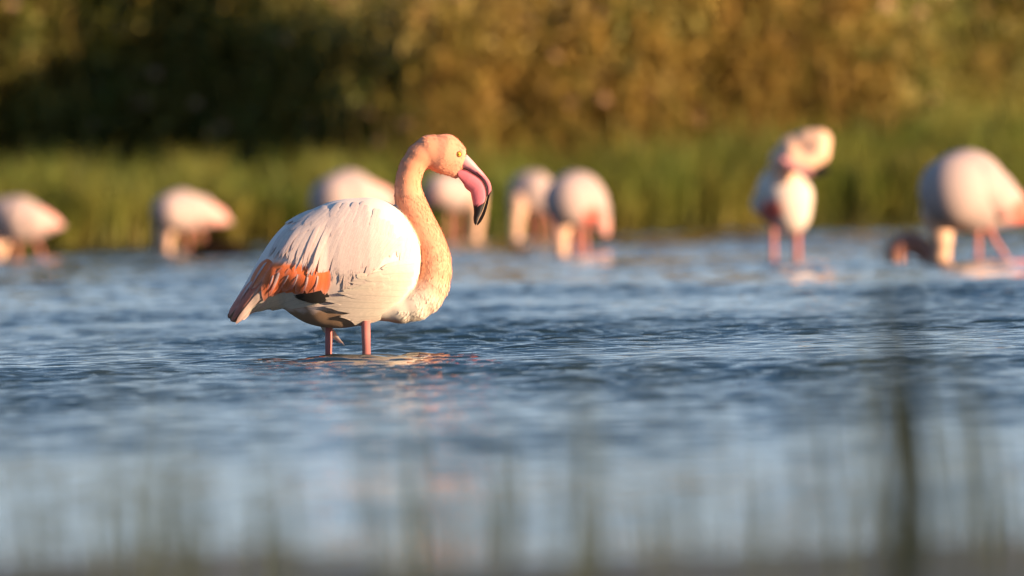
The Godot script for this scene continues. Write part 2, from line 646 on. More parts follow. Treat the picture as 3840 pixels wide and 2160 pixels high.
func z2(u: float, v: float) -> Vector2:     # the head was traced at 3.622 from (1420, 470)
	return Vector2((1420.0 + u / 3.622 - 1297.0) * S, (1337.0 - 470.0 - v / 3.622) * S)


var prof := []

func torso_at(x: float) -> Array:           # [centre y, half height, half width] of the slice at x
	var n := prof.size()
	if x <= prof[0][0] or x >= prof[n - 1][0]: return []
	for i in n - 1:
		if x < prof[i + 1][0]:
			var a: Array = prof[maxi(i - 1, 0)]
			var b: Array = prof[i]
			var c: Array = prof[i + 1]
			var d: Array = prof[mini(i + 2, n - 1)]
			var t: float = (x - b[0]) / (c[0] - b[0])
			var top: float = cubic_interpolate_in_time(b[1], c[1], a[1], d[1], t, c[0] - b[0], a[0] - b[0], d[0] - b[0])
			var bot: float = cubic_interpolate_in_time(b[2], c[2], a[2], d[2], t, c[0] - b[0], a[0] - b[0], d[0] - b[0])
			return [(top + bot) / 2, maxf((top - bot) / 2, 0.003), lerpf(b[3], c[3], t)]
	return []


func belly(t: float) -> float:              # how the slice narrows below its middle (t from -1 to 1)
	return 1.0 - 0.38 * smoothstep(0.1, 1.0, -t)


func flank(p: Vector2) -> Vector3:          # the point of the near flank over a point of the side view
	var s := torso_at(p.x)
	if s.is_empty(): return Vector3(p.x, p.y, 0.004)
	var t: float = clampf((p.y - s[0]) / s[1], -0.985, 0.985)
	return Vector3(p.x, s[0] + t * s[1], s[2] * belly(t) * sqrt(1.0 - t * t))


func flank_normal(p: Vector2) -> Vector3:
	var e := 0.004
	var a := flank(p + Vector2(e, 0)) - flank(p - Vector2(e, 0))
	var b := flank(p + Vector2(0, e)) - flank(p - Vector2(0, e))
	var n := a.cross(b)
	if n.length() < 1e-9: return Vector3(0, 0, 1)
	n = n.normalized()
	return n if n.z >= 0.0 else -n


const WHITE := Color(0.81, 0.63, 0.57)
const CREAM := Color(0.80, 0.69, 0.58)
const PEACH := Color(0.80, 0.33, 0.185)

func paint_hero(p: Vector3, n: Vector3) -> Color:
	var q := Vector2(p.x, p.y)
	var w := wob.get_noise_3d(p.x * 40.0, p.y * 40.0, p.z * 40.0)
	# nearest piece of the neck
	var best := 1.0
	var along := 0.0
	for i in NECK.size() - 1:
		var a := Vector2((NECK[i][0] - 1297.0) * S, (1337.0 - NECK[i][1]) * S)
		var b := Vector2((NECK[i + 1][0] - 1297.0) * S, (1337.0 - NECK[i + 1][1]) * S)
		var t := clampf((q - a).dot(b - a) / (b - a).length_squared(), 0, 1)
		var d: float = Vector3(q.x - lerpf(a.x, b.x, t), q.y - lerpf(a.y, b.y, t), p.z).length() - lerpf(NECK[i][2], NECK[i + 1][2], t) * S
		if d < best:
			best = d
			along = i + t
	var low: float = (617.0 - p.y / S) * Z1         # back to traced v
	var u: float = (p.x / S + 477.0) * Z1
	var body := WHITE.lerp(CREAM, smoothstep(900, 1500, u))
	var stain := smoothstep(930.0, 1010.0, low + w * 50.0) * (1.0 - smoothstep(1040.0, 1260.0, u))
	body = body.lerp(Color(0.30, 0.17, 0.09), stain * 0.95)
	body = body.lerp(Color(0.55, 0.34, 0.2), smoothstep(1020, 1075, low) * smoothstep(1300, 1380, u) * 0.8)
	var coral := smoothstep(560.0, 620.0, low + (u - 600.0) * -0.1) * (1.0 - smoothstep(835.0, 850.0, low + w * 10.0)) * smoothstep(300.0, 360.0, u + (low - 800.0) * 0.5) * (1.0 - smoothstep(870.0, 900.0, u))
	body = body.lerp(Color(0.92, 0.21, 0.065), coral * smoothstep(0.01, 0.03, absf(p.z)))
	var neck := PEACH.lerp(Color(0.82, 0.40, 0.24), smoothstep(8.0, 14.0, along))
	neck = neck.lerp(CREAM, smoothstep(14.0, 17.2, along))
	neck = neck.lerp(Color(0.80, 0.37, 0.25), (1.0 - smoothstep(0.0, 3.0, along)) * 0.6)
	var k := smoothstep(0.010, 0.0, best)
	var torso_d := 1.0
	var s := torso_at(p.x)
	if not s.is_empty():
		var t: float = (p.y - s[0]) / s[1]
		torso_d = (sqrt(t * t + pow(p.z / (s[2] * belly(t)), 2.0)) - 1.0) * 0.08
	if p.y < 0.33: k *= smoothstep(-0.006, 0.006, torso_d - best)
	if p.y > 0.34: k = 1.0
	var c := body.lerp(neck, k)
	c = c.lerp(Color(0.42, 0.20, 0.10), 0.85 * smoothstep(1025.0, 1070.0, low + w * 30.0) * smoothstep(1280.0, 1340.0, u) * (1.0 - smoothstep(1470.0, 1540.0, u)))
	return c * (1.0 + 0.06 * w)


func loft(b: Bag, A: Array, B: Array, tz: Array, paint: Callable, sub := 4, sides := 16):
	var k := A.size()
	var rows := (k - 1) * sub + 1
	var base := b.v.size()
	for i in rows:
		var j := mini(i / sub, k - 2)
		var t := float(i - j * sub) / sub
		var a := z2(0, 0)
		var pa: Vector2 = z2(A[j][0], A[j][1]).cubic_interpolate(z2(A[j + 1][0], A[j + 1][1]), z2(A[maxi(j - 1, 0)][0], A[maxi(j - 1, 0)][1]), z2(A[mini(j + 2, k - 1)][0], A[mini(j + 2, k - 1)][1]), t)
		var pb: Vector2 = z2(B[j][0], B[j][1]).cubic_interpolate(z2(B[j + 1][0], B[j + 1][1]), z2(B[maxi(j - 1, 0)][0], B[maxi(j - 1, 0)][1]), z2(B[mini(j + 2, k - 1)][0], B[mini(j + 2, k - 1)][1]), t)
		var z: float = lerpf(tz[j], tz[j + 1], t)
		var m := (pa + pb) / 2.0
		var h := (pa - pb) / 2.0
		for c in sides:
			var ang := TAU * c / sides
			var cc := signf(cos(ang)) * pow(absf(cos(ang)), 0.7)
			var ss := signf(sin(ang)) * pow(absf(sin(ang)), 0.6)
			var p := Vector3(m.x + h.x * cc, m.y + h.y * cc, z * ss)
			var n := Vector3(h.x * cos(ang) / h.length_squared() * z, h.y * cos(ang) / h.length_squared() * z, sin(ang)).normalized()
			b.vert(p, n, paint.call(p, cc))
	for i in rows - 1:
		for c in sides:
			var d := (c + 1) % sides
			b.quad(base + i * sides + c, base + i * sides + d, base + (i + 1) * sides + d, base + (i + 1) * sides + c)
	for e in [0, rows - 1]:
		var mid := Vector3.ZERO
		for c in sides: mid += b.v[base + e * sides + c] / sides
		var o := b.vert(mid, Vector3(0, 0, 1), b.c[base + e * sides])
		for c in sides:
			b.idx.append_array(PackedInt32Array([o, base + e * sides + c, base + e * sides + (c + 1) % sides]))


func bill_color(p: Vector3, edge: float, upper: bool) -> Color:
	var u: float = (p.x / S + 1297.0 - 1420.0) * 3.622
	var v: float = (1337.0 - p.y / S - 470.0) * 3.622
	var bound := 1080.0
	if u > 1380.0: bound = lerpf(1078.0, 1045.0, clampf((u - 1380.0) / 60.0, 0, 1))
	if u > 1440.0: bound = lerpf(1045.0, 955.0, clampf((u - 1440.0) / 40.0, 0, 1))
	if u > 1480.0: bound = lerpf(955.0, 900.0, clampf((u - 1480.0) / 40.0, 0, 1))
	var black := Color(0.012, 0.010, 0.010)
	if v > bound: return black
	var w := wob.get_noise_2d(p.x * 300.0, p.y * 90.0)
	var c := Color(0.62, 0.165, 0.20) * (1.0 + 0.10 * w)
	if upper: c = Color(0.68, 0.31, 0.33).lerp(Color(0.60, 0.19, 0.22), smoothstep(480.0, 720.0, v))
	if not upper and edge > 0.93: return Color(0.05, 0.02, 0.02)
	if upper and edge < -0.97: return Color(0.10, 0.03, 0.03)
	return c


# one feather that lies on the flank: root, middle and tip as traced, its width, colour and how far the tip stands off
func feather(parent: Node3D, f: Array, col: Color, tipc: Color, side := 1.0, lift0 := 0.0012, lift1 := 0.0045, called := "feather"):
	var b := Bag.new()
	var p0 := z1(f[0], f[1])
	var p1 := z1(f[2], f[3])
	var p2 := z1(f[4], f[5])
	p1 = p1 * 2.0 - (p0 + p2) / 2.0
	var wide: float = f[6] / Z1 * S
	var nt := 12
	var nc := 7
	var jag := []
	for j in nc: jag.append(rng.randf_range(-0.07, 0.03))
	var ph := rng.randf() * 10.0
	for i in nt:
		var t0 := float(i) / (nt - 1)
		for j in nc:
			var s := float(j) / (nc - 1) * 2.0 - 1.0
			var t: float = t0 * (1.0 + jag[j] * t0 * t0)
			var q := p0.lerp(p1, t).lerp(p1.lerp(p2, t), t)
			var dir := (p1 - p0).lerp(p2 - p1, t).normalized()
			var side2 := Vector2(-dir.y, dir.x)
			var w := wide * 0.5 * minf(1.0, 0.45 + t0 * 1.6)
			if t0 > 0.45: w *= sqrt(maxf(1.0 - pow((t0 - 0.45) / 0.56, 2.0), 0.02))
			var e := q + side2 * s * w * (1.0 + 0.03 * sin(t0 * 5.0 + ph))
			var n := flank_normal(e)
			var up := lerpf(-0.0025, lift0, smoothstep(0.0, 0.3, t0)) + lift1 * pow(t0, 1.6) + (1.0 - s * s) * 0.0008 * sin(PI * minf(1.0, t0 + 0.15))
			var p := flank(e) + n * up
			var c := col.lerp(tipc, smoothstep(0.35, 1.0, t0)) * (1.0 + 0.05 * wob.get_noise_2d(e.x * 200.0, e.y * 60.0))
			if called == "covert_feather" or called == "tail_feather": c = c.lerp(Color(0.85, 0.50, 0.44), 0.4 * pow(absf(s), 3.0) + 0.25 * smoothstep(0.8, 1.0, t0))
			b.vert(Vector3(p.x, p.y, p.z * side), Vector3(n.x, n.y, n.z * side), c, Vector2(s * 0.5 + 0.5, t0))
	for i in nt - 1:
		for j in nc - 1:
			var q := i * nc + j
			b.quad(q, q + 1, q + nc + 1, q + nc)
	for i in nt:
		for j in nc:
			var a := b.v[i * nc + mini(j + 1, nc - 1)] - b.v[i * nc + maxi(j - 1, 0)]
			var d := b.v[mini(i + 1, nt - 1) * nc + j] - b.v[maxi(i - 1, 0) * nc + j]
			var n := a.cross(d).normalized()
			if n.z * side < 0.0: n = -n
			var bn: Vector3 = b.n[i * nc + j]
			b.n[i * nc + j] = n.lerp(bn, 0.6).normalized()
	return put_mesh(called, bag_mesh(b), M.feather, parent)


func build_hero():
	var base := on_water(1297.0, 1337.0)
	var hero := Node3D.new()
	hero.name = numbered("flamingo")
	add_child(hero)
	hero.transform = Transform3D(cam.transform.basis, base)
	tag(hero, "large sharp pale pink flamingo with peach neck standing in the rippled water in front", "flamingo", "flamingos wading in the lake")
	prof.clear()
	for r in TORSO:
		var a := z1(r[0], r[1])
		var c := z1(r[0], r[2])
		prof.append([a.x, a.y, c.y, r[3] * 0.001])
	var F := Field.new(Vector3(-0.250, 0.040, -0.115), Vector3(0.245, 0.475, 0.115), 0.0036)
	for x in F.nx:
		var px := F.lo.x + x * F.cell
		var s := torso_at(px)
		if s.is_empty(): continue
		for y in F.ny:
			var t: float = (F.lo.y + y * F.cell - s[0]) / s[1]
			if absf(t) > 1.5: continue
			var w: float = s[2] * belly(t)
			var t2 := t * t
			var ih: float = t / s[1]
			for z in F.nz:
				var pz := (F.lo.z + z * F.cell) / w
				var q := sqrt(t2 + pz * pz)
				var g := sqrt(ih * ih + pz * pz / (w * w))
				F.f[(z * F.ny + y) * F.nx + x] = clampf((q - 1.0) * q / maxf(g, 1e-4), -1.0, 1.0)
	for i in NECK.size() - 1:
		var a := Vector3((NECK[i][0] - 1297.0) * S, (1337.0 - NECK[i][1]) * S, 0)
		var b := Vector3((NECK[i + 1][0] - 1297.0) * S, (1337.0 - NECK[i + 1][1]) * S, 0)
		F.cone(a, NECK[i][2] * S * 0.97, b, NECK[i + 1][2] * S * 0.97, 0.008, 0.74 if i < 2 else 0.86 if i == 2 else 1.0)
	var ch := z2(1045, 625)
	var ch2 := z2(850, 470)
	F.cone(Vector3(ch.x, ch.y, 0), 92 / 3.622 * S, Vector3(ch2.x, ch2.y, 0), 150 / 3.622 * S, 0.01, 0.8)
	# brow ridge over each eye
	var br := z2(1075, 335)
	for s in [-1.0, 1.0]:
		F.cone(Vector3(br.x, br.y, 0.016 * s), 0.0045, Vector3(br.x + 0.010, br.y - 0.003, 0.014 * s), 0.004, 0.008)
	# thighs
	for l in [[905, 1060, 34], [1213, 1035, 44]]:
		var a := z1(l[0], l[1] - 90)
		var b := z1(l[0], l[1] - 25)
		F.cone(Vector3(a.x, a.y, 0.02 if l[0] > 1000 else -0.03), l[2] * 1.3 / Z1 * S, Vector3(b.x, b.y, 0.02 if l[0] > 1000 else -0.03), l[2] * 0.9 / Z1 * S, 0.012)
	var bag := Bag.new()
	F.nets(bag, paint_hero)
	var plumed := bag.v.size()
	var pv := bag.v.duplicate()
	var pn := bag.n.duplicate()
	# shanks, ankles and webbed feet, rooted in the thighs
	for l in [[905, 1100, 903, 1370, 28, 30, -0.03], [1211, 1060, 1218, 1345, 37, 34, 0.02]]:
		var a := z1(l[0], l[1])
		var b := z1(l[2], l[3])
		var pts := []
		var rad := []
		var cols := []
		var bed := b + (b - a).normalized() * 0.31
		for i in 15:
			var t := i / 14.0
			var p := a.lerp(bed, t)
			pts.append(Vector3(p.x, p.y, l[6]))
			var rr: float = lerpf(l[4], l[5], minf(t * 3.0, 1.0)) / Z1 * S
			if i == 8: rr *= 1.25
			rad.append(rr * (1.0 + 0.05 * sin(i * 2.7)))
			cols.append(Color(0.44, 0.15, 0.14) * (1.0 + 0.2 * sin(i * 1.9)))
		bag.tube(pts, rad, 14, cols)
		for toe in 3:
			var ang := deg_to_rad(-28.0 + 28.0 * toe)
			var foot: Vector3 = pts[14]
			bag.tube([foot, foot + Vector3(cos(ang) * 0.04, -0.004, sin(ang) * 0.04), foot + Vector3(cos(ang) * 0.075, -0.008, sin(ang) * 0.075)], [0.007, 0.006, 0.003], 6, [Color(0.6, 0.27, 0.25)])
	put_mesh("body", bag_mesh(bag), M.plumage, hero)
	# short plush feathers of neck and head
	var tuft := Bag.new()
	tuft.blade(Vector3.ZERO, Vector3(0, 0.0035, 0.0008), Vector3(0, 0.0085, 0.0015), 0.0028, Vector3.RIGHT, Color(0.96, 0.96, 0.96), Color(1.06, 1.06, 1.06), 2)
	var xf := []
	var tint := PackedColorArray()
	var head := z2(1130, 560)
	for i in plumed:
		var p := pv[i]
		var best := 1.0
		var dir := Vector2.DOWN
		for k in range(0, NECK.size() - 3):
			var a := Vector2((NECK[k][0] - 1297.0) * S, (1337.0 - NECK[k][1]) * S)
			var d: float = Vector3(p.x - a.x, p.y - a.y, p.z).length() - NECK[k][2] * S
			if d < best:
				best = d
				dir = (Vector2(NECK[k + 1][0], -NECK[k + 1][1]) - Vector2(NECK[maxi(k - 1, 0)][0], -NECK[maxi(k - 1, 0)][1])).normalized()
		if best > (0.03 if p.x > z1(1310, 0).x and p.y < z1(0, 960).y else 0.006) and p.y < 0.336: continue
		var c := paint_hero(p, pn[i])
		for rep in 2:
			var n := (pn[i] + Vector3(rng.randfn(0, 0.05), rng.randfn(0, 0.05), rng.randfn(0, 0.05))).normalized()
			var d3 := Vector3(dir.x + rng.randfn(0, 0.25), dir.y + rng.randfn(0, 0.25), rng.randfn(0, 0.25))
			d3 = (d3 - n * d3.dot(n)).normalized()
			var sc := rng.randf_range(0.7, 1.2) * (0.6 if p.y > 0.335 else 0.85)
			xf.append(Transform3D(Basis(d3.cross(n) * sc, d3 * sc, n * sc), p + Vector3(rng.randfn(0, 0.001), rng.randfn(0, 0.001), 0) - n * 0.0009))
			var tw := rng.randf_range(-1.0, 1.0)
			tint.append(Color(c.r * (1.0 + 0.03 * tw), c.g * (1.0 + 0.035 * tw), c.b * (1.0 + 0.045 * tw)))
	var mm := MultiMesh.new()
	mm.transform_format = MultiMesh.TRANSFORM_3D
	mm.use_colors = true
	mm.mesh = bag_mesh(tuft)
	mm.instance_count = xf.size()
	for i in xf.size():
		mm.set_instance_transform(i, xf[i])
		mm.set_instance_color(i, tint[i])
	var down := MultiMeshInstance3D.new()
	down.name = "neck_plumage"
	down.multimesh = mm
	down.material_override = M.far_plumage
	down.set_meta("kind", "stuff")
	hero.add_child(down, true)
	# eye
	for s in [1.0, -1.0]:
		var e := z2(1092, 392)
		var sp := SphereMesh.new()
		sp.radius = 0.0048
		sp.height = 0.0096
		var ez := 0.0
		while F.at(Vector3(e.x, e.y, ez)) < 0.0 and ez < 0.06: ez += 0.0005
		var em := mat("iris", 0.12, false, Color(0.75, 0.50, 0.06))
		var eye := put_mesh("eye", sp, em, hero)
		eye.position = Vector3(e.x, e.y, (ez - 0.0010) * s)
		var pu := SphereMesh.new()
		pu.radius = 0.0014
		pu.height = 0.0028
		put_mesh("pupil", pu, mat("pupil", 0.1, false, Color(0.01, 0.01, 0.01)), eye).position = Vector3(0, 0, 0.0038 * s)
		var ring := TorusMesh.new()
		ring.inner_radius = 0.0042
		ring.outer_radius = 0.0060
		var rg := put_mesh("eye_ring", ring, mat("ring", 0.5, false, Color(0.30, 0.11, 0.04)), eye)
		rg.rotation.x = PI / 2
		rg.position.z = 0.0016 * s
	# bill
	var up := Bag.new()
	loft(up, [[1200, 395], [1290, 490], [1350, 560], [1410, 625], [1470, 700], [1510, 760], [1532, 830], [1530, 890], [1512, 950], [1495, 1010], [1485, 1070], [1460, 1160], [1430, 1240], [1390, 1310], [1345, 1358]], [[1050, 490], [1120, 565], [1190, 590], [1280, 640], [1350, 680], [1410, 730], [1450, 790], [1472, 850], [1482, 910], [1478, 960], [1460, 1030], [1435, 1110], [1405, 1190], [1370, 1260], [1335, 1340]], [0.014, 0.0145, 0.0135, 0.0125, 0.0118, 0.011, 0.0105, 0.010, 0.0092, 0.0085, 0.0078, 0.0068, 0.0056, 0.0042, 0.002], func(p, e): return bill_color(p, e, true))
	put_mesh("upper_bill", bag_mesh(up), M.bill, hero)
	var lw := Bag.new()
	loft(lw, [[1080, 590], [1190, 596], [1278, 646], [1346, 687], [1403, 737], [1441, 796], [1462, 850], [1472, 905], [1470, 955], [1453, 1025], [1428, 1105], [1398, 1185], [1362, 1255], [1343, 1310], [1330, 1345]], [[1085, 705], [1150, 790], [1170, 835], [1200, 870], [1245, 905], [1257, 945], [1265, 985], [1275, 1030], [1283, 1075], [1290, 1130], [1294, 1180], [1290, 1240], [1290, 1290], [1302, 1335], [1325, 1360]], [0.012, 0.0155, 0.0165, 0.0165, 0.016, 0.0155, 0.015, 0.014, 0.013, 0.0115, 0.010, 0.0085, 0.0065, 0.0045, 0.002], func(p, e): return bill_color(p, e, false))
	put_mesh("lower_bill", bag_mesh(lw), M.bill, hero)
	for s in [1.0, -1.0]:
		var gb := Bag.new()
		var gp := []
		for q in [[1150, 578, 130], [1190, 592, 148], [1280, 643, 150], [1348, 684, 143], [1406, 734, 136], [1445, 793, 130], [1467, 850, 125], [1477, 907, 117], [1474, 958, 108]]:
			var w := z2(q[0], q[1])
			gp.append(Vector3(w.x, w.y, q[2] * 0.0001 * s))
		gb.tube(gp, [0.0003, 0.0009, 0.0010, 0.0010, 0.0010, 0.0010, 0.0010, 0.0010, 0.0008], 6, [Color(0.03, 0.008, 0.008)])
		put_mesh("gape_line", bag_mesh(gb), M.bill, hero)
	for s in [1.0, -1.0]:
		var ns := Bag.new()
		var pts := []
		for q in [[1290, 588], [1340, 638], [1380, 676], [1415, 703]]:
			var w := z2(q[0], q[1])
			pts.append(Vector3(w.x, w.y, 0.0112 * s))
		ns.tube(pts, [0.0006, 0.0016, 0.0016, 0.0006], 6, [Color(0.2, 0.05, 0.06)])
		put_mesh("nostril", bag_mesh(ns), M.bill, hero)
	# feathers, the hindmost first
	var rose := Color(0.76, 0.25, 0.19)
	var coral := Color(0.96, 0.20, 0.06)
	var pink := Color(0.76, 0.53, 0.50)
	var black := Color(0.012, 0.010, 0.011)
	for side in [1.0, -1.0]:
		for f in [[360, 640, 200, 850, 78, 1030, 46], [385, 690, 230, 880, 108, 1062, 46]]:
			feather(hero, f, rose, rose, side, 0.001, 0.002, "tail_feather")
		for f in [[420, 760, 270, 920, 140, 1070, 50], [480, 820, 330, 950, 190, 1035, 60]]:
			feather(hero, f, WHITE, pink, side, 0.002, 0.003, "tail_feather")
		for f in [[900, 890, 720, 905, 560, 945, 70], [800, 870, 600, 890, 430, 962, 80], [700, 840, 480, 890, 300, 968, 80], [620, 820, 430, 890, 240, 978, 60]]:
			feather(hero, f, CREAM, CREAM, side, 0.001, 0.003)
		for f in [[905, 795, 800, 850, 635, 834, 80], [925, 840, 830, 872, 690, 858, 60]]:
			feather(hero, f, black, black, side, 0.0045, 0.003, "flight_feather")
		for f in [[455, 530, 360, 660, 275, 800, 96], [480, 590, 420, 720, 380, 875, 98], [570, 590, 500, 730, 425, 850, 98], [630, 600, 585, 720, 540, 810, 100], [710, 650, 690, 750, 660, 832, 102], [790, 630, 770, 740, 735, 838, 102], [850, 600, 845, 720, 805, 835, 102], [888, 600, 886, 720, 868, 835, 86]]:
			feather(hero, f, coral, coral.lerp(Color(0.86, 0.25, 0.11), rng.randf()), side, 0.0022, 0.0022, "covert_feather")
		for f in [[432, 545, 352, 660, 262, 830, 15], [470, 640, 440, 730, 400, 800, 12], [600, 640, 560, 720, 510, 780, 12], [660, 660, 640, 730, 600, 800, 14], [520, 620, 480, 720, 420, 830, 20], [740, 660, 730, 740, 700, 815, 18], [820, 650, 815, 730, 790, 810, 12], [330, 680, 250, 800, 170, 930, 14]]:
			feather(hero, f, pink, rose, side, 0.0032, 0.003)
		# long scapulars hang from the back; those farther forward lie over those behind
		for i in 66:
			var a := i / 65.0
			var row := i % 2
			var r0 := Vector2(lerpf(760.0, 1560.0, a), 170.0 - 75.0 * sin(PI * minf(1.0, a * 1.1)) + 230.0 * maxf(0.0, a - 0.55) / 0.45 + row * 40.0)
			var tip := Vector2(lerpf(440.0, 1400.0, pow(a, 0.9)), lerpf(545.0, 800.0, smoothstep(0.0, 0.5, a)) - 230.0 * smoothstep(0.62, 1.0, a) - row * 60.0)
			tip += Vector2(rng.randf_range(-30, 30), rng.randf_range(-70, 34))
			if a > 0.42 and a < 0.5: tip.y -= 40.0
			var mid := r0.lerp(tip, 0.5) + Vector2(-26.0 * (1.0 - a), -30.0 * (1.0 - a))
			var lift := lerpf(0.0026, 0.0006, smoothstep(0.15, 0.55, a)) * rng.randf_range(0.4, 1.2)
			if i in [6, 14, 21]: lift = 0.007
			feather(hero, [r0.x, r0.y, mid.x, mid.y, tip.x, tip.y, rng.randf_range(40, 66)], WHITE, WHITE.lerp(pink, rng.randf_range(0.0, 0.6) * (1.0 - a)), side, 0.0010 + 0.001 * a, lift, "scapular_feather")
		# shorter ones over their roots
		for i in 52:
			var a := i / 51.0
			var row := i % 3
			var r0 := Vector2(lerpf(830.0, 1600.0, a), 130.0 - 70.0 * sin(PI * minf(1.0, a * 1.15)) + 230.0 * pow(maxf(0.0, a - 0.5) / 0.5, 1.3) + row * 34.0)
			r0 += Vector2(rng.randf_range(-25, 25), rng.randf_range(-15, 45))
			var l := rng.randf_range(130, 330) * lerpf(1.1, 0.7, a)
			var dir := Vector2(lerpf(-0.86, -0.25, smoothstep(0.0, 0.6, a)), lerpf(0.5, 0.95, smoothstep(0.0, 0.6, a))).normalized()
			var tip := r0 + dir * l + Vector2(rng.randf_range(-14, 14), 0)
			var mid := r0.lerp(tip, 0.5) + Vector2(-8, -10)
			feather(hero, [r0.x, r0.y, mid.x, mid.y, tip.x, tip.y, rng.randf_range(36, 62)], WHITE, WHITE.lerp(pink, rng.randf_range(0.0, 0.35) * (1.0 - a)), side, lerpf(0.0022, 0.0009, smoothstep(0.3, 0.6, a)), lerpf(0.0014, 0.0003, smoothstep(0.1, 0.45, a)) * rng.randf_range(0.5, 1.5), "scapular_feather")
		for f in [[1300, 1030, 1200, 1055, 1090, 1050, 80], [1380, 990, 1250, 1018, 1000, 1010, 100], [1450, 940, 1250, 950, 880, 930, 110], [1500, 890, 1300, 905, 870, 875, 110], [1560, 860, 1380, 850, 1010, 830, 100], [1600, 800, 1400, 800, 1060, 775, 96], [1625, 730, 1450, 735, 1090, 730, 90], [1645, 670, 1500, 665, 1240, 690, 90], [1655, 590, 1520, 600, 1330, 630, 84]]:
			feather(hero, f, CREAM, CREAM.lerp(WHITE, 0.5), side, 0.0016, 0.0030 if f[1] > 850 else 0.0008, "flank_feather")
		for i in 26:
			var r0 := Vector2(rng.randf_range(1180, 1470), rng.randf_range(650, 980))
			var tip := r0 + Vector2(rng.randf_range(-190, -110), rng.randf_range(-10, 45))
			feather(hero, [r0.x, r0.y, (r0.x + tip.x) / 2, (r0.y + tip.y) / 2 + 8, tip.x, tip.y, rng.randf_range(40, 66)], CREAM, CREAM, side, 0.0022, 0.0007, "flank_feather")
	# loose feathers under the belly
	var tb := Bag.new()
	for i in 9:
		var a := z1(840 + i * 9, 1105 + rng.randf_range(-5, 5))
		var c := z1(900 + i * 8, 1180 + i * 3)
		var d := z1(975 + i * 7, 1222 + i * 4 + rng.randf_range(-6, 8))
		tb.blade(Vector3(a.x, a.y, -0.055 + i * 0.001), Vector3(c.x, c.y, -0.056), Vector3(d.x, d.y, -0.056 + i * 0.001), 0.010, Vector3(0.5, 0.8, 0.3).normalized(), CREAM, WHITE, 5)
	put_mesh("belly_tuft", bag_mesh(tb), M.feather, hero)


